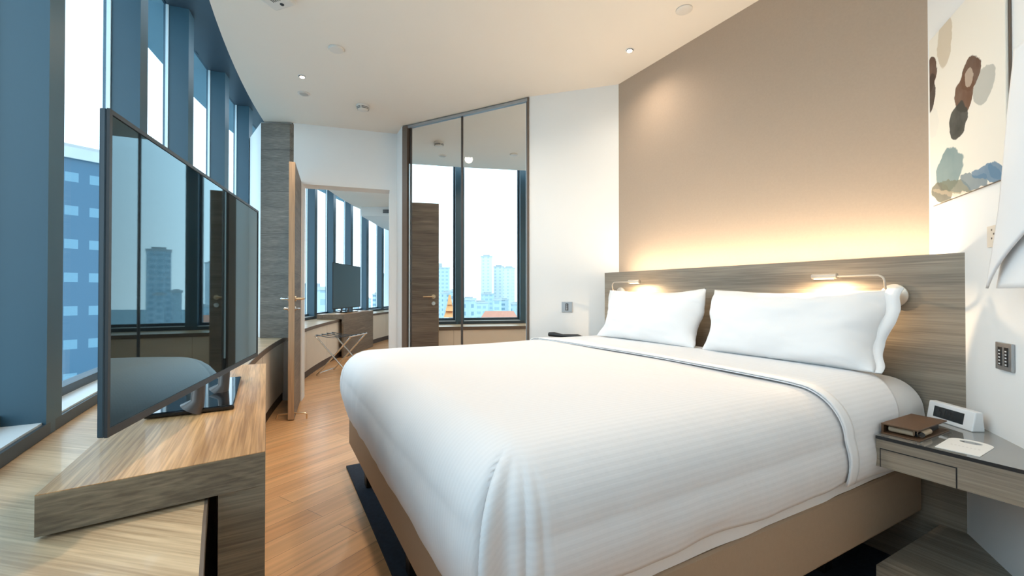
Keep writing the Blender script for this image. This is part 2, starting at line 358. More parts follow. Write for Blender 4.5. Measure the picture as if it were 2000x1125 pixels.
# partition end by the window: white return to the glass
struct('wall_partition', lambda bm: prism(bm, [(-2.515, 4.375), (-2.22, 4.40), (-2.25, 4.62), (-2.80, 5.02), (-3.03, 4.98), (-2.93, 4.86)], .642, H), 'white', 'white return beside the last bedroom window')
struct('trim_2', lambda bm: prism(bm, [(-2.50, 4.345), (-2.225, 4.368), (-2.195, 4.392), (-2.20, 4.41), (-2.50, 4.38)], .642, 2.785), 'veneer_seam', 'grey wood cladding on the partition beside the open door')
struct('wall_partition_foot', lambda bm: prism(bm, [(-2.37, 4.46), (-2.21, 4.42), (-2.22, 4.6), (-2.45, 4.62)], 0, .6), 'white')
# living room bulkhead
bk = struct('trim_3', lambda bm: prism(bm, [(-3.02, 8.75), (-.8, 8.75), (-.8, 12.3), (-2.9, 12.3), (-3.1, 10.4)], 2.62, H), 'white', 'white bulkhead under the living room ceiling')
vg = thing('air_vent', 'dark slatted air grille on the white living room bulkhead', 'vent', (-2.45, 8.745, 2.71))
make('grille', lambda bm: box(bm, -.13, .17, -.012, 0, -.035, .035), 'blackm', vg)
make('slat', lambda bm: [box(bm, -.13, .17, -.018, -.012, -.03 + i*.014, -.026 + i*.014) for i in range(5)], 'steel', vg)

# ------------------------------------------------------------------ windows
FT = [37.7, 33.85, 29.95, 25.93, 22.21, 18.34] + [thy(4.797)]
FZ = [5.70, 6.60, 7.44, 8.33, 9.20, 10.03, 10.85, 11.68]
FT += [thy(z) for z in FZ] + [TH1 + .5]
FW = .49                                                         # fin thickness in degrees
ti = 4
for k, t in enumerate(FT):
    o = struct('trim_%d' % ti, lambda bm: arc(bm, 14.465, 14.615, t, t - FW, .642, 3.14, 1), 'fin',
               'deep blue-grey window fin, number %d from the near left along the curved windows' % (k + 1)); ti += 1
edges = [TH0] + FT
for k in range(len(edges) - 1):
    a = edges[k] - (FW if k else 0); b = edges[k+1]
    e = bpy.data.objects.new('window_%d' % (k+1), None); COL.objects.link(e); e['kind'] = 'structure'
    e['label'] = 'tall glazed window pane, number %d from the near left along the curved windows' % (k+1)
    make('glass', lambda bm: arc(bm, 14.59, 14.598, a, b, .70, 3.14), 'glass', e)
    make('frame', lambda bm: (arc(bm, 14.565, 14.62, a, b, .687, .722), arc(bm, 14.565, 14.62, a - .0, a - .10, .722, 3.14, 1)), 'fin_dark', e)
    make('frame_strip', lambda bm: arc(bm, 14.583, 14.60, b + .035, b + .004, .722, 3.14, 1), 'alu', e)
struct('trim_%d' % ti, lambda bm: arc(bm, 14.475, 14.62, TH0, TH1, .680, .687), 'sill', 'pale sill along the foot of the curved windows'); ti += 1
struct('trim_%d' % ti, lambda bm: arc(bm, 14.465, 14.62, TH0, TH1, .642, .680), 'fin_dark', 'dark upstand below the pale window sill'); ti += 1
struct('wall_window', lambda bm: arc(bm, 14.50, 14.66, TH0, TH1, 0, .642), 'white')

def counter(t0, t1, label):
    e = thing('window_counter', label, 'counter', P(14, (t0+t1)/2))
    off = Vector(e.location)
    def sh(f):
        def g(bm): f(bm); bmesh.ops.translate(bm, verts=bm.verts, vec=-off)
        return g
    tt = make('counter_top', sh(lambda bm: arc(bm, 14.006, 14.60, t0, t1, .60, .64)), 'counter', e)
    make('edge_band', sh(lambda bm: arc(bm, 14.0, 14.006, t0, t1, .597, .64)), 'brown', e)
    make('front_panel', sh(lambda bm: arc(bm, 14.012, 14.04, t0, t1, .09, .597)), 'cream', e)
    make('baseboard', sh(lambda bm: arc(bm, 14.02, 14.05, t0, t1, 0, .09)), 'baseboard', e)
    n = int(abs(t1 - t0)*14*.01745/1.2)
    for i in range(1, n+1):
        t = t0 + (t1 - t0)*i/(n+1)
        make('panel_joint', sh(lambda bm: arc(bm, 14.0110, 14.0125, t, t + .012, .09, .597, 1)), 'brown', e)
counter(TH0 - .3, thy(4.5, 14), 'curved oak window counter with cream front, running under the television desk')
counter(thy(4.5, 14), TH1 + .7, 'curved oak window counter seen through the doorway in the living room')

# ------------------------------------------------------------------ television desk (raised slab with one side leg)
def desk(name, label, A, ang, ln, wd, z1, th, legt, leg_from=.0, group=None, face='desk_face'):
    """A = near right corner; local x along the desk away from the near end, y to the window side"""
    e = thing(name, label, 'desk', (A[0], A[1], 0), ang)
    make('desk_top', lambda bm: prism(bm, [(0, 0), (ln, 0), (ln, wd), (-wd*.135, wd)], z1 - .0015, z1), 'desk', e)
    make('edge_frame', lambda bm: prism(bm, [(0, 0), (ln, 0), (ln, wd), (-wd*.135, wd)], z1 - th, z1 - .0015), face, e)
    make('side_leg', lambda bm: prism(bm, [(leg_from, 0), (ln, 0), (ln, legt), (leg_from, legt)], 0.0, z1 - th), face, e)
    return e
DA = math.atan2(.872, -.489)
M['desk_face2'] = wood('desk_face_oak_far', (.14, .10, .07), (.25, .19, .135), 'X')
desk('television_desk', 'raised oak television desk with waterfall side leg in the near left corner', (-.581, 1.034), DA, 1.45, .37, .725, .078, .092)
A2 = (-2.80, 7.28)
desk('television_desk', 'brown wood television desk by the living room windows beyond the door', A2, R(90), 1.55, .42, .725, .08, .03, .0, face='desk_face2')
# ------------------------------------------------------------------ televisions
def tv(name, label, near, ang, width, z0, z1, base_z, stand):
    """x along the width away from the camera, screen faces -y"""
    e = thing(name, label, 'television', (near[0], near[1], base_z), ang); a = z0 - base_z; b = z1 - base_z
    make('housing', lambda bm: (box(bm, 0, width, .001, .013, a, b), box(bm, width*.12, width*.88, .013, .045, a + .05, a + (b-a)*.6)), 'tvback', e, bevel=.003)
    make('bezel', lambda bm: (box(bm, 0, width, -.004, .001, a, a + .016), box(bm, 0, width, -.004, .001, b - .009, b),
                              box(bm, 0, .009, -.004, .001, a+.016, b-.009), box(bm, width-.009, width, -.004, .001, a+.016, b-.009)), 'blackm', e)
    make('screen', lambda bm: box(bm, .009, width-.009, -.002, .0012, a+.016, b-.009), 'tvface', e)
    x0, x1 = stand[:2]
    make('stand_base', lambda bm: prism(bm, stand[4], .002, .016), 'black', e, bevel=.004)
    for xn in (x0, x1):
        make('stand_neck', lambda bm: tube(bm, [(xn, .05, .014), (xn, .035, .04), (xn, .028, a + .06)], [.034, .018, .016], 16), 'greyframe', e, smooth=40)
    return e
TA = math.atan2(1.06, -.33)
tv('television', 'large flat black television on stand on the near oak desk', (-.770, .83), TA, 1.11, .823, 1.450, .7255, (.56, .80, 0, 0, [(.572, -.06), (1.10, .055), (1.055, .262), (.52, .158)]))
tv('television', 'smaller grey flat television on the living room desk beyond the door', (-3.03, 7.40), R(91), 1.42, .80, 1.60, .7255, (.5, .85, 0, 0, [(.4, -.10), (1.0, -.10), (1.0, .12), (.4, .12)]))

# ------------------------------------------------------------------ open door
dv = Vector((-.343, .853)).normalized(); DN = (-1.862, 3.75); DAng = math.atan2(dv.y, dv.x)
do = bpy.data.objects.new('door_1', None); COL.objects.link(do); do.location = (DN[0], DN[1], 0); do.rotation_euler = (0, 0, DAng); do['kind'] = 'structure'
do['label'] = 'open grey-brown wood door standing edge-on before the doorway'
# x along the leaf to the hinge, +y = window side
make('door_leaf', lambda bm: box(bm, .003, .92, -.0, .048, .008, 2.215), 'door_wood', do, bevel=.001)
make('edge_lipping', lambda bm: box(bm, 0, .003, .0005, .0475, .009, 2.214), 'door_edge', do)
for s, y0 in ((1, .048), (-1, 0)):
    h = make('door_handle', lambda bm: (tube(bm, [(.065, y0, 1.04), (.065, y0 + s*.008, 1.04)], .026, 24), tube(bm, [(.065, y0, 1.04), (.065, y0 + s*.05, 1.04), (.072, y0 + s*.06, 1.04), (.09, y0 + s*.062, 1.04), (.195, y0 + s*.062, 1.04)], .0095, 12)), 'brass' if s < 0 else 'chrome', do, smooth=40)
    make('thumb_turn', lambda bm: (tube(bm, [(.065, y0, .955), (.065, y0 + s*.008, .955)], .024, 24), tube(bm, [(.065, y0+s*.008, .955), (.065, y0 + s*.04, .955)], [.010, .013], 12)), 'chrome', do, smooth=40)
make('hinge', lambda bm: [tube(bm, [(.925, .0, z), (.925, .0, z+.1)], .008, 10) for z in (.25, 1.0, 1.95)], 'chrome', do, smooth=40)
ds = tag(make('door_stop', lambda bm: (tube(bm, [(-.02, -.10, .012), (-.02, -.10, .055), (-.02, -.085, .06), (.02, -.0, .06)], .007, 10), tube(bm, [(.02, .05, .06), (.06, .13, .05), (.06, .14, .012)], .007, 10), tube(bm, [(.03, -.002, .06), (.03, .05, .06)], .006, 8)), 'brass', None, (DN[0], DN[1], 0), DAng, smooth=40), None, None)
ds.parent = do; ds.location = (0, 0, 0); ds.rotation_euler = (0, 0, 0)
# keep the stop out of the leaf: it straddles the free edge
# ------------------------------------------------------------------ luggage rack in the living room
def rack():
    e = thing('luggage_rack', 'folding chrome luggage rack with black straps beyond the doorway', 'luggage rack', (-2.30, 5.92, 0), R(-6))
    # x across (scissor direction), y along; top .44 high
    hw, hl, hh = .235, .22, .52
    for y in (-hl, hl):
        for s in (-1, 1):
            off = .012 * s
            make('leg', lambda bm: tube(bm, [(-s*hw, y + off, .005), (s*hw, y + off, hh)], .010, 10), 'chrome', e, smooth=40)
    for s in (-1, 1):
        make('top_bar', lambda bm: tube(bm, [(s*hw, -hl-.03, hh), (s*hw, hl+.03, hh)], .012, 10), 'chrome', e, smooth=40)
        make('foot_bar', lambda bm: tube(bm, [(s*hw*.93, -hl, .03), (s*hw*.93, hl, .03)], .008, 8), 'chrome', e, smooth=40)
    for i in range(4):
        y = -hl + .02 + i*(2*hl - .04)/3
        def strap(bm):
            n = 10; pr = None
            for k in range(n+1):
                x = -hw - .013 + (2*hw + .026)*k/n; z = hh + .014 - .035*math.sin(math.pi*k/n)
                q = [bm.verts.new((x, y-.02, z)), bm.verts.new((x, y+.02, z))]
                if pr: bm.faces.new((pr[0], pr[1], q[1], q[0]))
                pr = q
        make('strap', strap, 'blackm', e, solid=.003)
rack()

# ------------------------------------------------------------------ mirror wardrobe
ma = math.atan2(.4695, -.883)
mw = thing('mirror_wardrobe', 'full-height mirrored wardrobe with brown frame on the far wall', 'wardrobe', (ML.x, ML.y, 0), ma)
# x from right end to left end, +y into the room is (-.427,-.904) = local +y
make('side_panel', lambda bm: box(bm, 1.372, 1.435, -.4, .012, 0, 2.79), 'brown', mw)
make('side_panel', lambda bm: box(bm, .002, .014, -.4, .014, 0, 2.79), 'brown', mw)
make('top_rail', lambda bm: box(bm, .016, 1.370, -.08, .004, 2.765, 2.79), 'steel', mw)
make('carcass', lambda bm: box(bm, .018, 1.368, -.4, -.06, 0, .05), 'greyframe', mw)
d1 = make('mirror_door', lambda bm: box(bm, .03, .703, -.035, -.012, .02, 2.763), 'mirror', mw)
make('door_frame', lambda bm: (box(bm, .016, .03, -.035, -.004, .02, 2.763), box(bm, .703, .708, -.035, -.006, .02, 2.763)), 'greyframe', d1)
make('door_frame', lambda bm: box(bm, .0300, .036, -.012, -.008, .02, 2.763), 'alu', d1)
d2 = make('mirror_door', lambda bm: box(bm, .721, 1.330, -.035, -.012, .02, 2.763), 'mirror', mw)
make('door_frame', lambda bm: (box(bm, .713, .721, -.035, -.006, .02, 2.763), box(bm, 1.337, 1.370, -.05, -.03, .02, 2.763), box(bm, 1.330, 1.336, -.035, -.004, .02, 2.763)), 'greyframe', d2)
make('door_pull', lambda bm: box(bm, 1.344, 1.354, -.03, .0, .5, 2.4), 'alu', d2)

# ------------------------------------------------------------------ headboard
hb = thing('headboard', 'wide grey-brown oak headboard along the wall behind the bed', 'headboard', B(0, 0), BR)
make('panel', lambda bm: prism(bm, [(-.174, 0), (-.150, -.03), (1.832, -.03), (1.832, 0)], 0, 1.246), 'veneer', hb, bevel=.001)
make('back_trough', lambda bm: (box(bm, -.02, 1.80, -.222, -.03, 1.10, 1.12), box(bm, 1.80, 1.832, -.222, -.03, 0, 1.2)), 'veneer', hb)
make('led_strip', lambda bm: box(bm, .0, 1.78, -.10, -.09, 1.16, 1.17), 'led', hb)

# ------------------------------------------------------------------ bed
bed = thing('bed', 'large double bed with tan upholstered base and black feet', 'bed', B(0, 0), BR)
make('base', lambda bm: box(bm, -.05, 1.83, .01, 1.868, .24, .442), 'base', bed, bevel=.012)
make('base_seam', lambda bm: (box(bm, .886, .890, 1.8651, 1.8665, .25, .435), box(bm, .888, .892, 1.8651, 1.867, .25, .435)), 'brown', bed)
for u, w in ((.02, 1.76), (1.76, 1.76), (.89, 1.76), (.15, .35), (1.76, .35)):
    make('leg', lambda bm: prism(bm, [(u-.03, w-.03), (u+.03, w-.03), (u+.03, w+.03), (u-.03, w+.03)], .012, .24), 'blackm', bed, bevel=.004)

def cloth(u0, u1, w0, w1, top, r, hem_side, hem_foot, nx=150, nw=110, amp=.004, crown=.012, foot=True, seed=0, skew=0, fold=True, hemamp=.01, near_w0=None):
    """a cover over the mattress: rounded top edge of radius r and skirts down to the hems"""
    q = math.pi*r/2
    def build(bm):
        uv = bm.loops.layers.uv.new('UVMap')
        ls = q + (top - r - hem_side); lf = q + (top - r - hem_foot)
        iu0, iu1, iw1 = u0 + r, u1 - r, (w1 - r if foot else w1)
        As = [iu0 - ls + (iu1 - iu0 + 2*ls)*i/nx for i in range(nx+1)]
        grid = []; coords = {}
        for i, a in enumerate(As):
            row = []
            for j in range(nw+1):
                du = max(0, iu0 - a, a - iu1); sg = -1 if a < iu0 else 1
                ws = w0 + skew*min(1, max(0, (a-iu0)/(iu1-iu0)))
                if near_w0 is not None and a < iu0: ws = w0 + (near_w0 - w0)*min(1, du/ls)**.7
                b = ws + (iw1 + (lf if foot else 0) - ws)*j/nw
                dw = max(0, b - iw1)
                cu = min(max(a, iu0), iu1); cw = min(b, iw1)
                if du > 0 and dw > 0:
                    s = (du**5 + dw**5)**.2; ph = math.atan2(dw, du); nx_, ny_ = sg*math.cos(ph), math.sin(ph); mixf = min(1, ph/(math.pi/2))
                    hem = hem_side*(1-mixf) + hem_foot*mixf
                elif du > 0: s = du; nx_, ny_ = sg, 0; hem = hem_side; ph = 0
                elif dw > 0: s = dw; nx_, ny_ = 0, 1; hem = hem_foot; ph = 0
                else: s = 0; nx_ = ny_ = 0; hem = hem_side; ph = 0
                if s < q: o = r*math.sin(s/r); dr = r*(1-math.cos(s/r))
                else: o = r; dr = r + (s-q)
                c = crown*(math.sin(math.pi*min(1, max(0, (cu-iu0)/(iu1-iu0)))) ** .5)
                z = top - dr + c*(1 if s == 0 else max(0, 1-s/q))
                z = max(z, hem)
                k = min(1, s/q)
                nz = noise.noise(Vector((cu*2.3 + seed, cw*2.3, z*3)))*amp*1.6
                nf = noise.noise(Vector((cu*9 + seed, cw*9, z*2.2)))*amp*k
                o2 = o + (nz + nf)*k
                z2 = z + nz*(1-k)
                # bulge of the skirt and a pinched fold at the foot corners
                if s > q: o2 += .012*math.sin(min(1, (s-q)/(hem and max(.01, top-r-hem)))*math.pi)
                if foot and fold and s > q and dw > 0: o2 -= .034*min(1, (s-q)/max(.01, top-r-hem))**1.6*min(1, dw/max(s, 1e-6))
                if fold and du > 0 and dw > 0:
                    f = math.exp(-((ph - R(50))/R(4.5))**2); g = min(1, s/q)
                    o2 += (.040*f - .028*math.exp(-((ph - R(60))/R(3.5))**2) + .006*math.sin(ph*26)*math.exp(-((ph - R(22))/R(14))**2))*g
                if z <= hem + .03: z2 += noise.noise(Vector((cu*6 + seed, cw*6, 9)))*hemamp
                v = bm.verts.new((cu + nx_*o2, cw + ny_*o2, z2))
                coords[v] = (a, b); row.append(v)
            grid.append(row)
        for i in range(nx):
            for j in range(nw):
                f = bm.faces.new((grid[i][j], grid[i+1][j], grid[i+1][j+1], grid[i][j+1]))
                for l in f.loops: l[uv].uv = coords[l.vert]
    return build
make('mattress', cloth(-.058, 1.875, .012, 1.85, .752, .12, .448, .448, amp=.004, fold=False, hemamp=0), 'mattress', bed, smooth=True)
dv_ = make('duvet', cloth(-.068, 1.895, .60, 1.905, .766, .145, .492, .402, seed=3, skew=-.03, nx=260, nw=190), 'duvet', None, B(0, 0), BR, smooth=True, solid=.006)
tag(dv_, 'white finely striped duvet covering the bed down to its foot', 'duvet')
sh = make('top_sheet', cloth(-.078, 1.905, .14, .665, .7755, .15, .486, .486, foot=False, seed=8, skew=-.03, fold=False, near_w0=.36, nw=40), 'sheet', None, B(0, 0), BR, smooth=True, solid=.004)
tag(sh, 'white top sheet folded back over the duvet in front of the pillows', 'sheet')
def hemstrip(bm):
    f = cloth(-.083, 1.910, .620, .668, .783, .15, .488, .488, foot=False, seed=8, skew=-.03, fold=False, nw=4); f(bm)
make('hem_band', hemstrip, 'pillow', sh, smooth=True, solid=.003)

# ------------------------------------------------------------------ pillows
def pillow(u, label, wid, hgt, seed, lean, flip=1):
    n, mz = 72, 44
    e_loc = B(u, .205, .783)
    def build(bm):
        def pt(i, j, side):
            x = -1 + 2*i/n; z = -1 + 2*j/mz
            ax, az = abs(x), abs(z)
            th = .098 * (1 - ax**3.2)**.62 * (1 - az**2.6)**.62 if ax < 1 and az < 1 else 0
            hx = wid/2 * (1 - .085*math.exp(-((z + .35)/.5)**2) * (ax**6)); hz = hgt/2 * (1 - (.13 if z > 0 else .02)*(1 - x*x)*az*az)
            # flange: the last few percent stays flat
            X = x*hx; Z = (z+1)*hgt/2 if False else hgt/2 + z*hz
            wr = noise.noise(Vector((x*2.2 + seed, z*1.8, side*3.1)))*.016 + noise.noise(Vector((x*5 + seed, z*5, side)))*.005
            wave = .004*noise.noise(Vector((x*3 + seed*2, z*3, 5)))*(ax**8)
            y = side*(th + wr*min(1, th/.03)) + .03*noise.noise(Vector((x*1.5+seed, z*1.5, 7)))*max(ax, az)**4 
            X += wave*2*(1 if x > 0 else -1)
            if z < 0: y += .025*(-z)**2*1
            return (X, y, Z)
        F = {}
        for side in (1, -1):
            for i in range(n+1):
                for j in range(mz+1):
                    rim = i in (0, n) or j in (0, mz)
                    if rim and side == -1: F[(i, j, -1)] = F[(i, j, 1)]; continue
                    F[(i, j, side)] = bm.verts.new(pt(i, j, side))
        for side in (1, -1):
            for i in range(n):
                for j in range(mz):
                    vs = [F[(i, j, side)], F[(i+1, j, side)], F[(i+1, j+1, side)], F[(i, j+1, side)]]
                    bm.faces.new(vs)
    o = make('pillow', build, 'pillow', None, e_loc, BR, smooth=True)
    # +y local = out of the headboard; lean the top back
    o.rotation_mode = 'XYZ'; o.rotation_euler = (R(lean), 0, BR)
    tag(o, label, 'pillow')
    def flange(bm):
        pr = None
        for k in range(41):
            z = -1 + 2*k/40
            x0 = wid/2*(1 - .085*math.exp(-((z + .35)/.5)**2)) + .004*noise.noise(Vector((3+seed*2, z*3, 5)))*2
            x1 = x0 + .034 + .010*z + .008*noise.noise(Vector((seed*3, z*2, 1)))
            yb = .03*noise.noise(Vector((1.5+seed, z*1.5, 7))) + (.025*z*z if z < 0 else 0)
            zz = hgt/2 + z*hgt/2
            q = [bm.verts.new((flip*(x0-.012), yb, zz)), bm.verts.new((flip*x1, yb - .010*math.sin(z*3+seed), zz))]
            if pr: bm.faces.new((pr[0], pr[1], q[1], q[0]))
            pr = q
    make('flange', flange, 'pillow', o, smooth=True, solid=.004)
pillow(.405, 'white pillow nearer the clock, leaning on the headboard under the big reading lamp', .79, .345, 2.0, 16, -1)
pillow(1.225, 'white pillow farther away, leaning on the headboard near the mirror', .785, .345, 7.0, 16, 1)

# ------------------------------------------------------------------ reading lamps
def reading_lamp(u0, s, label):
    """disc on the headboard at u0, arm reaching in direction s along it"""
    e = thing('reading_lamp', label, 'lamp', B(u0, 0, 1.085), BR, 'reading lamps on the headboard')
    make('wall_disc', lambda bm: tube(bm, [(0, .001, 0), (0, .011, 0), (0, .013, 0)], [.047, .047, .044], 40), 'champ', e, smooth=40)
    pts = [(0, .02, .0), (0, .055, .01), (0, .085, .03), (0, .09, .055)]
    for k in range(1, 8):
        a = math.pi/2*k/8; pts.append((s*.028*(1-math.cos(a)), .09, .055 + .028*math.sin(a)))
    pts += [(s*.05, .09, .083), (s*.175, .09, .083)]
    make('arm', lambda bm: tube(bm, pts, .0042, 12), 'champ', e, smooth=60)
    hd = make('lamp_head', lambda bm: (tube(bm, [(s*.168, .09, .084), (s*.17, .09, .084), (s*.268, .09, .084), (s*.27, .09, .084)], [.008, .0125, .0125, .011], 24)), 'champ', e, smooth=40)
    make('diffuser', lambda bm: box(bm, min(s*.185, s*.26), max(s*.185, s*.26), .083, .097, .0705, .0722), 'lampglow', hd)
    p = B(u0 + s*.225, .092, 1.085 + .066)
    light('AREA', 'reading_lamp_bulb', p, 4.5, (1, .72, .43), .08, (0, 0, BR), shape='RECTANGLE', size_y=.02)
reading_lamp(.035, 1, 'champagne reading lamp on the headboard nearest the side wall, disc fully in view')
reading_lamp(1.645, -1, 'reading lamp on the far end of the headboard, disc hidden by a pillow')

# ------------------------------------------------------------------ nightstands
def nightstand(poly, label, drawer=None):
    e = thing('nightstand', label, 'nightstand', B(0, 0), BR)
    make('carcass', lambda bm: prism(bm, poly, .527, .617), 'veneer', e)
    make('glass_top', lambda bm: prism(bm, poly, .6172, .627), 'glasstop', e)
    w = max(p[1] for p in poly)
    make('glass_edge', lambda bm: box(bm, min(p[0] for p in poly if p[1] == w), max(p[0] for p in poly), w, w+.0015, .6165, .627), 'blackm', e)
    if drawer:
        a, b = drawer
        dr = make('drawer', lambda bm: box(bm, a+.003, b-.003, w-.03, w+.0016, .5275, .585), 'veneer', e)
        make('drawer_gap', lambda bm: (box(bm, a, b, w, w+.0008, .585, .5885), box(bm, a, a+.003, w, w+.0008, .527, .585), box(bm, b-.003, b, w, w+.0008, .527, .585)), 'blackm', e)
    return e
sl = lambda w: -.177 - .748*w
nightstand([(-.094, .003), (-.094, .5), (sl(.5), .5), (sl(.003), .003)], 'floating oak nightstand with glass top between bed and white side wall', (-.29, -.105))
nightstand([(1.925, .003), (2.11, .003), (2.26, .20), (2.26, .42), (1.925, .42)], 'floating nightstand on the far side of the bed, below the wall switch')
pl = tag(make('plinth', lambda bm: prism(bm, [(-.10, .003), (-.10, .52), (sl(.52), .52), (sl(.003), .003)], .0, .21), 'veneer', None, B(0, 0), BR, bevel=.001), 'low grey-brown wood plinth on the floor beneath the near nightstand', 'plinth')
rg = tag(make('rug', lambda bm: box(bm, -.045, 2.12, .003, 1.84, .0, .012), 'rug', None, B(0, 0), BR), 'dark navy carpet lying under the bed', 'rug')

# ------------------------------------------------------------------ clock, note box, door hanger
cv = Vector((-.149, .093, 0)).normalized(); cl_loc = B(-.088, .088, .6272)
cdir = UX*cv.x + WX*cv.y; cang = math.atan2(cdir.y, cdir.x)
ck = thing('alarm_clock', 'white digital alarm clock with dark display on the near nightstand', 'clock', cl_loc, cang)
# x from left end to right end; back is +y
make('body', lambda bm: prism_xz(bm), 'plastic', ck, bevel=.003) if False else None
def clock_body(bm):
    pts = [(0, 0), (.012, .066), (.036, .066), (.042, 0)]
    a = [bm.verts.new((0, p[0], p[1])) for p in pts]; b = [bm.verts.new((.175, p[0], p[1])) for p in pts]
    bm.faces.new(a); bm.faces.new(b[::-1])
    for i in range(4): bm.faces.new((a[i], a[(i+1)%4], b[(i+1)%4], b[i]))
make('body', clock_body, 'plastic', ck, bevel=.0035)
sl_ = .012/.066
def onface(x, z, d=.0005): return (x, z*sl_ - d, z)
def quad(bm, x0, x1, z0, z1, d):
    bm.faces.new([bm.verts.new(onface(*p, d)) for p in ((x0, z0), (x1, z0), (x1, z1), (x0, z1))])
dp = make('display', lambda bm: quad(bm, .026, .140, .014, .052, .0006), 'lcd', ck)
SEG = {'4': 'bcfg', '0': 'abcdef', '5': 'afgcd'}
def digits(bm):
    x = .044
    def seg(x, s):
        w, h, t, z0 = .013, .024, .0028, .021
        R_ = {'a': (x, x+w, z0+h-t, z0+h), 'd': (x, x+w, z0, z0+t), 'g': (x, x+w, z0+h/2-t/2, z0+h/2+t/2), 'b': (x+w-t, x+w, z0+h/2, z0+h), 'c': (x+w-t, x+w, z0, z0+h/2), 'f': (x, x+t, z0+h/2, z0+h), 'e': (x, x+t, z0, z0+h/2)}[s]
        quad(bm, *R_, .0010)
    for ch in '4:05':
        if ch == ':': quad(bm, x-.001, x+.0015, .027, .0295, .001); quad(bm, x-.001, x+.0015, .036, .0385, .001); x += .006; continue
        for s in SEG[ch]: seg(x, s)
        x += .019
make('digits', digits, 'lcdseg', dp)

nb = thing('note_box', 'brown leather note box with rolled paper on the near nightstand', 'box', B(-.143, .35, .6272), BR)
make('base_tray', lambda bm: box(bm, -.052, .05, -.12, .115, 0, .004), 'leather', nb, bevel=.001)
make('back_wall', lambda bm: box(bm, .044, .05, -.115, .108, .004, .03), 'leather', nb)
make('lid', lambda bm: prism(bm, [(-.046, -.12), (.05, -.12), (.05, .110), (-.046, .110)], .0300, .0345), 'leather', nb, bevel=.001)
make('inner_block', lambda bm: box(bm, -.03, .043, -.10, .07, .004, .0298), 'blackm', nb)
make('paper_roll', lambda bm: (tube(bm, [(-.028, .088, .0165), (.035, .088, .0165)], .009, 14)), 'kraft', nb, smooth=40)
make('paper_roll', lambda bm: (tube(bm, [(-.040, .01, .0165), (-.040, .075, .0165)], .009, 14)), 'kraft', nb, smooth=40)
make('button', lambda bm: tube(bm, [(-.046, .092, .02), (-.052, .098, .02)], .008, 14), 'black', nb, smooth=40)

dh = thing('door_hanger', 'white door hanger card with oval hole on the near nightstand', 'card', B(-.277, .385, .6272), BR + R(3))
def card(bm):
    # outline with rounded hanger end, oval hole
    out = [(.048, .09), (-.048, .09), (-.05, -.05)]
    for k in range(0, 9): a = math.pi*k/8; out.append((-.05*math.cos(a), -.05 - .045*math.sin(a)*.8))
    out.append((.05, -.05))
    # outer points resampled by angle about the hole, so that the two rings can be bridged
    N_ = 48; cx, cy = 0, -.052; poly = out; ro = []
    for k in range(N_):
        a = 2*math.pi*k/N_; dx, dy = math.cos(a), math.sin(a); best = None
        for i in range(len(poly)):
            (ax, ay), (bx, by) = poly[i], poly[(i+1) % len(poly)]; ex, ey = bx-ax, by-ay; det = dx*ey - dy*ex
            if abs(det) < 1e-12: continue
            t_ = ((ax-cx)*ey - (ay-cy)*ex)/det; s_ = ((ax-cx)*dy - (ay-cy)*dx)/det
            if t_ > 0 and -1e-6 <= s_ <= 1+1e-6 and (best is None or t_ > best): best = t_
        ro.append((cx+dx*best, cy+dy*best))
    for c_ in ((.048, .09), (-.048, .09)):
        k = min(range(N_), key=lambda i: (ro[i][0]-c_[0])**2 + (ro[i][1]-c_[1])**2); ro[k] = c_
    ri = [(cx + .026*math.cos(2*math.pi*k/N_), cy + .017*math.sin(2*math.pi*k/N_)) for k in range(N_)]
    vo = [bm.verts.new((*p, 0)) for p in ro]; vi = [bm.verts.new((*p, 0)) for p in ri]
    for k in range(N_): bm.faces.new((vo[k], vo[(k+1) % N_], vi[(k+1) % N_], vi[k]))
def card2(bm):
    card(bm)
make('card', card2, 'card', dh, solid=.0012)
make('printing', lambda bm: [box(bm, -.034 + i*.0085, -.034 + i*.0085 + .0045, .012 + (i % 3)*.001, .019, .0013, .0014) for i in range(8)], 'ink', dh)

# telephone on the far nightstand
ph = thing('telephone', 'black telephone on the far nightstand behind the bed', 'telephone', B(2.085, .22, .6272), BR + R(20))
make('phone_body', lambda bm: prism(bm, [(-.10, -.10), (.11, -.10), (.11, .09), (-.10, .09)], 0, .07), 'blackm', ph, bevel=.008)
make('handset', lambda bm: (tube(bm, [(-.15, -.06, .112), (-.11, -.055, .118), (.02, -.04, .118), (.10, -.03, .124), (.15, -.03, .122)], [.014, .02, .013, .02, .018], 12)), 'blackm', ph, smooth=40)
make('cradle', lambda bm: (tube(bm, [(0, -.04, .07), (0, -.04, .104)], .022, 14)), 'blackm', ph, smooth=40)

# ------------------------------------------------------------------ switches
def plate(name, label, loc, rot, w, h, cols):
    e = thing(name, label, 'switch', loc, rot)           # +y out of wall
    make('plate', lambda bm: box(bm, -w/2, w/2, 0, .008, -h/2, h/2), 'steel', e, bevel=.002)
    for x0, x1 in cols:
        c = make('button_strip', lambda bm: box(bm, x0, x1, .008, .0095, -h*.34, h*.34), 'blackm', e)
        make('button_mark', lambda bm: [box(bm, x0 + (x1-x0)*.3, x0 + (x1-x0)*.75, .0095, .0102, -h*.30 + i*h*.12, -h*.30 + i*h*.12 + h*.05) for i in range(5)], 'plastic', c)
    return e
plate('wall_switch', 'steel light switch with two button columns on the side wall above the clock', SW(-.248, .0005, .893), SR, .088, .088, [(-.026, -.008), (.008, .026)])
wd = (ML - CL).normalized(); wang = math.atan2(wd.y, wd.x)
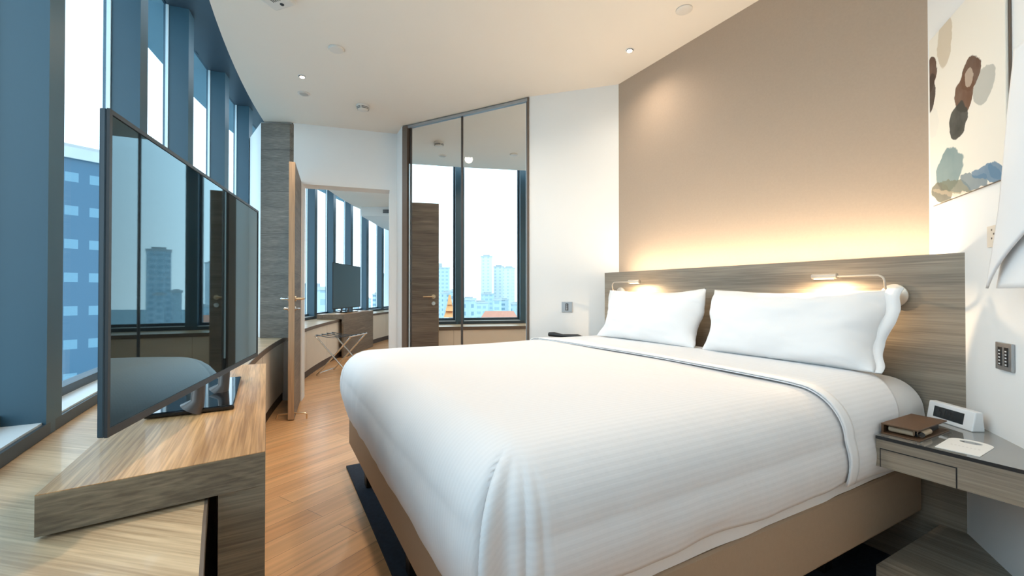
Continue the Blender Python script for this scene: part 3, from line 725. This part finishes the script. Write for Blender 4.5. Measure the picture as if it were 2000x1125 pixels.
# white far wall faces the camera: local +y must point into the room
def farwall(px): 
    s = px; return CL + wd*s
slope = (1107.5 - 1000)/855; tt_ = (CL.x - slope*CL.y)/(slope*wd.y - wd.x); fp = CL + wd*tt_
plate('wall_switch', 'small steel light switch with one button column on the far white wall', (fp.x, fp.y, .972), wang, .09, .088, [(-.012, .012)])
# thermostat tag
tg = thing('wall_notice', 'small pale notice with tiny markings on the side wall below the artwork', 'notice', SW(-.185, .0005, 1.285), SR)
make('board', lambda bm: box(bm, -.03, .03, 0, .004, -.035, .035), 'cream', tg)
make('marking', lambda bm: [box(bm, -.012 + (i % 2)*.012, -.006 + (i % 2)*.012, .004, .0046, -.024 + i*.014, -.018 + i*.014) for i in range(4)], 'brown', tg)

# ------------------------------------------------------------------ artwork: unframed canvas with watercolour shapes
def art_mat(blobs):
    m = mat('watercolour_canvas', (.80, .75, .65), .8); t, p, N, L = nodes(m)
    c = N('ShaderNodeTexCoord'); nz = N('ShaderNodeTexNoise'); nz.inputs['Scale'].default_value = 16; nz.inputs['Detail'].default_value = 4; L(c.outputs['Object'], nz.inputs['Vector'])
    sb = N('ShaderNodeVectorMath'); sb.operation = 'SUBTRACT'; sb.inputs[1].default_value = (.5, .5, .5); L(nz.outputs['Color'], sb.inputs[0])
    sc = N('ShaderNodeVectorMath'); sc.operation = 'SCALE'; sc.inputs['Scale'].default_value = .05; L(sb.outputs[0], sc.inputs[0])
    ad = N('ShaderNodeVectorMath'); ad.operation = 'ADD'; L(c.outputs['Object'], ad.inputs[0]); L(sc.outputs[0], ad.inputs[1])
    tone = N('ShaderNodeTexNoise'); tone.inputs['Scale'].default_value = 14; tone.inputs['Detail'].default_value = 3; L(c.outputs['Object'], tone.inputs['Vector'])
    last = None
    for (x, z, rx, rz, rot, col, al) in blobs:
        mp = N('ShaderNodeMapping'); mp.vector_type = 'TEXTURE'; mp.inputs['Location'].default_value = (x, 0, z); mp.inputs['Rotation'].default_value = (0, R(rot), 0)
        mp.inputs['Scale'].default_value = (rx, 1e3, rz); L(ad.outputs[0], mp.inputs[0])
        ln = N('ShaderNodeVectorMath'); ln.operation = 'LENGTH'; L(mp.outputs[0], ln.inputs[0])
        r = N('ShaderNodeMapRange'); r.inputs[1].default_value = 1.03; r.inputs[2].default_value = .97; r.inputs[4].default_value = 1; L(ln.outputs[1] if len(ln.outputs) > 1 else ln.outputs[0], r.inputs[0])
        r2 = N('ShaderNodeMapRange'); r2.inputs[1].default_value = .3; r2.inputs[2].default_value = .7; r2.inputs[3].default_value = al*.93; r2.inputs[4].default_value = al; L(tone.outputs[0], r2.inputs[0])
        ml = N('ShaderNodeMath'); ml.operation = 'MULTIPLY'; L(r.outputs[0], ml.inputs[0]); L(r2.outputs[0], ml.inputs[1])
        mx = N('ShaderNodeMix'); mx.data_type = 'RGBA'; L(ml.outputs[0], mx.inputs[0])
        if last is None: mx.inputs[6].default_value = (.80, .75, .66, 1)
        else: L(last, mx.inputs[6])
        mx.inputs[7].default_value = (*col, 1); last = mx.outputs[2]
    L(last, p.inputs['Base Color']); return m
def on_side(px, py):
    s = (px-1000)/855; q = (SO.x - s*SO.y)/(SX.x*-1 + s*SX.y)   # solve SO + SX*a on the ray
    a = (s*SO.y - SO.x)/(SX.x - s*SX.y); pt = SO + SX*a; return a, 1.10 + (570-py)/855*pt.y
BL = [(.090, 1.9877, .042, .10, 0, (.62, .53, .39), .75), (.20, 1.86, .045, .105, 0, (.14, .08, .05), .95), (.165, 1.64, .03, .07, 0, (.74, .71, .64), .5)]
def blob(px, py, hx, hy, rot, col, al):
    a0, z0 = on_side(px, py); a1, _ = on_side(px-hx, py); a2, _ = on_side(px+hx, py); _, z1 = on_side(px, py-hy)
    return (a0, z0, abs(a2-a1)/2, z1-z0, rot, col, al)
BL = [blob(1857, 78, 15, 52, 0, (.50, .40, .27), .7), blob(1830, 140, 10, 34, -3, (.10, .05, .03), 1), blob(1829, 180, 9, 38, -3, (.05, .03, .02), 1), blob(1834, 240, 9, 30, 5, (.70, .68, .62), .5),
      blob(1936, 162, 22, 34, 12, (.40, .40, .36), .85), blob(1909, 140, 20, 32, 10, (.11, .052, .028), 1), blob(1896, 178, 19, 36, 8, (.13, .06, .03), 1), blob(1906, 148, 8, 16, 12, (.55, .45, .36), .7), blob(1883, 235, 18, 34, 8, (.035, .036, .03), 1),
      blob(1864, 330, 27, 40, 0, (.15, .24, .25), .92), blob(1848, 376, 22, 18, -20, (.15, .14, .10), .9), blob(1876, 364, 30, 13, -16, (.17, .18, .13), .9), blob(1912, 352, 28, 15, -18, (.16, .22, .25), .9), blob(1942, 338, 34, 15, -18, (.09, .19, .30), .92), blob(1965, 332, 26, 15, -18, (.09, .19, .30), .92), blob(1890, 382, 70, 6, -17, (.66, .50, .34), .4)]
M['art'] = art_mat([(b[0], b[1] - 1.46, *b[2:]) for b in BL])
aw = thing('artwork', 'unframed watercolour canvas with brown and blue blots on the side wall', 'artwork', SW(0, .001, 1.46), SR)
make('canvas', lambda bm: box(bm, -.285, .24, .004, .012, 0, .70), 'art', aw, bevel=.002)
make('stretcher', lambda bm: box(bm, -.291, .236, 0, .004, -.001, .70), 'brown', aw)

# ------------------------------------------------------------------ white robe hanging at the right edge
rb = thing('hanging_robe', 'white cloth hanging at the right edge in front of the side wall', 'robe', SW(-.62, .02, 1.78), SR)
def robe(off, hem):
    def build(bm):
        n, m_ = 46, 40; g = []
        for i in range(n+1):
            f = i/n; row = []
            for j in range(m_+1):
                t = j/m_*(1 if hem is None else hem[0] + (hem[1] - hem[0])*f)
                x = -.25 + f*(.39 + .10*t**1.6 + .006*math.sin(t*7))
                y = .030 + off + .016*math.sin(f*8 + t*1.2)*(.3 + t*.7) + .02*t
                row.append(bm.verts.new((x, y, -.67*t)))
            g.append(row)
        for i in range(n):
            for j in range(m_): bm.faces.new((g[i][j], g[i+1][j], g[i+1][j+1], g[i][j+1]))
    return build
make('cloth', robe(0, None), 'pillow', rb, smooth=True, solid=.005)
make('front_flap', robe(.022, (.22, 1.0)), 'pillow', rb, smooth=True, solid=.006)
make('hook', lambda bm: tube(bm, [(-.03, -.018, .03), (-.03, .04, .03), (-.03, .055, .05)], .006, 10), 'chrome', rb, smooth=40)

# ------------------------------------------------------------------ ceiling fittings
def ceil_disc(name, label, c, x, y, prof, m='ceilplastic'):
    e = thing(name, label, c, (x, y, H)); make('cover', lambda bm: lathe(bm, prof), m, e, smooth=40); return e
ceil_disc('ceiling_speaker', 'round white cover on the ceiling, nearest the mirror wall', 'speaker', -1.227, 3.04, [(.050, -.001), (.050, -.010), (.046, -.016), (.02, -.019), (.001, -.019)])
ceil_disc('ceiling_speaker', 'round white cover on the ceiling above the bed, at the top edge', 'speaker', 1.036, 2.62, [(.048, -.001), (.048, -.006), (.044, -.009), (.02, -.011), (.001, -.011)])
e = ceil_disc('ceiling_grille', 'small round slotted grille on the ceiling near the partition', 'vent', -1.783, 3.737, [(.05, -.001), (.05, -.004), (.046, -.007), (.001, -.007)])
make('slot', lambda bm: [box(bm, -.034 + abs(i)*.004, .034 - abs(i)*.004, i*.014-.003, i*.014+.003, -.0085, -.007) for i in (-2, -1, 0, 1, 2)], 'grille', e)
e = ceil_disc('smoke_detector', 'white smoke detector with black slots on the ceiling before the doorway', 'smoke detector', -1.36, 3.98, [(.058, -.001), (.058, -.016), (.052, -.022), (.046, -.040), (.034, -.046), (.001, -.047)])
def slots(bm):
    for rr, z in ((.0535, -.022), (.0500, -.032)):
        for q in range(4):
            for k in range(6):
                a0 = R(q*90 + 6 + k*13); a1 = R(q*90 + 6 + (k+1)*13)
                for_ = [(rr, z), (rr, z-.005)]
                v = [bm.verts.new(((r_+.0015)*math.cos(a), (r_+.0015)*math.sin(a), zz)) for a, (r_, zz) in ((a0, for_[0]), (a1, for_[0]), (a1, for_[1]), (a0, for_[1]))]
                bm.faces.new(v)
make('slot', slots, 'blackm', e)
for (x, y), lb in zip(DOWN_FILL[:2], ('small recessed downlight on the ceiling near the windows', 'small recessed downlight on the ceiling above the far wall corner')):
    e = thing('downlight', lb, 'ceiling light', (x, y, H), 0, None)
    make('trim_ring', lambda bm: lathe(bm, [(.030, -.001), (.030, -.003), (.026, -.004), (.001, -.004)]), 'plastic', e, smooth=40)
    make('recess', lambda bm: lathe(bm, [(.025, -.0041), (.025, -.005), (.001, -.005)]), 'blackm', e)
    make('bulb', lambda bm: lathe(bm, [(.019, -.0051), (.018, -.009), (.001, -.010)], c=(.0, .004, 0)), 'lampglow', e, smooth=40)
e = thing('emergency_light', 'white emergency light unit at the top edge of the ceiling', 'ceiling light', (-1.33, 2.50, H), R(-20))
make('housing', lambda bm: box(bm, -.10, .06, -.12, .06, -.035, -.001), 'ceilplastic', e, bevel=.012)
make('lens', lambda bm: lathe(bm, [(.012, -.035), (.010, -.038), (.001, -.038)], c=(-.01, .02, 0)), 'blackm', e, smooth=40)
make('slot', lambda bm: [box(bm, -.04 + i*.012, -.036 + i*.012, -.06, -.01, -.0365, -.035) for i in range(5)], 'blackm', e)

# ------------------------------------------------------------------ the city outside
struct('ground', lambda bm: box(bm, -1500, 300, -1500, 1500, -61, -60), 'ground')
def tower(name, label, az_dir, dist, w, dpt, top, m, rot=0, base=-60, group=None, org=(0, 0), roof=None):
    d = Vector(az_dir).normalized(); c = Vector(org) + d*dist; a = math.atan2(d.y, d.x) + R(rot)
    e = thing(name, label, 'building', (c.x, c.y, base), a, group)
    make('walls', lambda bm: box(bm, -dpt/2, dpt/2, -w/2, w/2, 0, top - base), m, e)
    if roof == 'hip':
        def rf(bm):
            x, y, z = dpt/2+.5, w/2+.5, top-base
            v = [bm.verts.new(p) for p in ((-x,-y,z),(x,-y,z),(x,y,z),(-x,y,z),(0,-y*.6,z+2.2),(0,y*.6,z+2.2))]
            for f in ((0,1,4),(1,2,5,4),(2,3,5),(3,0,4,5),(0,3,2,1)): bm.faces.new([v[i] for i in f])
        make('roof', rf, 'roof_red', e)
    elif roof == 'orange':
        def rf(bm):
            z = top-base
            for k in range(3):
                s = 1 - k*.28
                v = [bm.verts.new(p) for p in ((-dpt/2*s,-w/2*s,z+k*.8),(dpt/2*s,-w/2*s,z+k*.8),(dpt/2*s,w/2*s,z+k*.8),(-dpt/2*s,w/2*s,z+k*.8),(0,-w*.2*s,z+1.3+k*.8),(0,w*.2*s,z+1.3+k*.8))]
                for f in ((0,1,4),(1,2,5,4),(2,3,5),(3,0,4,5),(0,3,2,1)): bm.faces.new([v[i] for i in f])
        make('roof', rf, 'roof_orange', e)
    else:
        make('roof', lambda bm: (box(bm, -dpt*.3, dpt*.3, -w*.3, w*.3, top-base, top-base + min(5, w*.12)), box(bm, -dpt/2-.3, dpt/2+.3, -w/2-.3, w/2+.3, top-base-1.0, top-base)), 'concrete', e)
    return e
mn = Vector((-.4695, -.883))
def refl(px):
    dd = Vector(((px-1000)/855, 1)); k = 2*dd.dot(mn); r = dd - mn*k; 
    # point on the mirror
    sl2 = (px-1000)/855; x = (sl2*ML.y - ML.x)/(-.883 - sl2*.4695); p = (ML.x - .883*x, ML.y + .4695*x)
    return (r.x, r.y), p, (dd.length)
def mt(px, pw, ytop, D, **k):
    """tower seen in the mirror at px; D = distance from the mirror"""
    r, p, ln = refl(px); w = pw/855*D/ln*1.0; top = 1.10 + (570 - ytop)/855*D/ln
    return tower(k.pop('name', 'tower_block'), k.pop('label'), r, D, w, k.pop('d', w), top, k.pop('m'), org=p, **k)
mt(950, 22, 500, 420, label='white high-rise block reflected in the mirror, the tallest of the cluster', m='b_white')
mt(974, 20, 520, 430, label='white high-rise block reflected in the mirror, middle of the cluster', m='b_white')
mt(994, 18, 522, 410, label='white high-rise block reflected in the mirror, right of the cluster', m='b_white', rot=20)
mt(1020, 14, 518, 400, label='white high-rise block at the right edge of the mirror', m='b_white', rot=10)
mt(1062, 30, 505, 300, label='pale slab block reflected in the television', m='b_hazed')
mt(842, 70, 523, 380, label='long pale slab block seen as reflection beside the open door', m='b_hazed')
mt(975, 84, 640, 62, label='red tiled hip roof house low in the mirror', m='town_white', roof='hip', name='house', d=9)
mt(878, 24, 622, 55, label='white temple-like house with orange tiered roof low in the mirror', m='town_white', roof='orange', name='house', d=4)
rnd = random.Random(5)
for i in range(16):
    px = 800 + i*17 + rnd.uniform(-6, 6)
    mt(px, rnd.uniform(12, 22), rnd.uniform(566, 592), 170 + (i*7 % 16)*11, label='low pale city building on the horizon reflected in the mirror', m=rnd.choice(['b_low', 'b_hazed', 'b_white']), name='city_building', group='low buildings on the horizon in the mirror', rot=rnd.uniform(-30, 30))
def dt(px, pw, ytop, Y, **k):
    s = (px-1000)/855; dd = Vector((s, 1)); D = Y*dd.length
    return tower(k.pop('name', 'tower_block'), k.pop('label'), (s, 1), D, pw/855*Y*1.0, k.pop('d', 12), 1.10 + (570-ytop)/855*Y, k.pop('m'), **k)
dt(110, 190, 322, 46, label='dark blue glass tower seen through the nearest window', m='b_glass', d=18, rot=12)
dt(608, 52, 560, 120, label='banded pale office block seen through the doorway windows', m='b_hazed')
dt(681, 18, 527, 260, label='faint pale tower between the living room window fins', m='b_white')
dt(752, 22, 537, 260, label='faint pale tower at the right end of the living room windows', m='b_white')
for i in range(9):
    dt(590 + i*21, rnd.uniform(12, 18), rnd.uniform(570, 590), 300 + (i*4 % 9)*14, label='low pale city building seen through the living room windows', m=rnd.choice(['b_low', 'b_hazed']), name='city_building', group='low buildings beyond the living room windows')
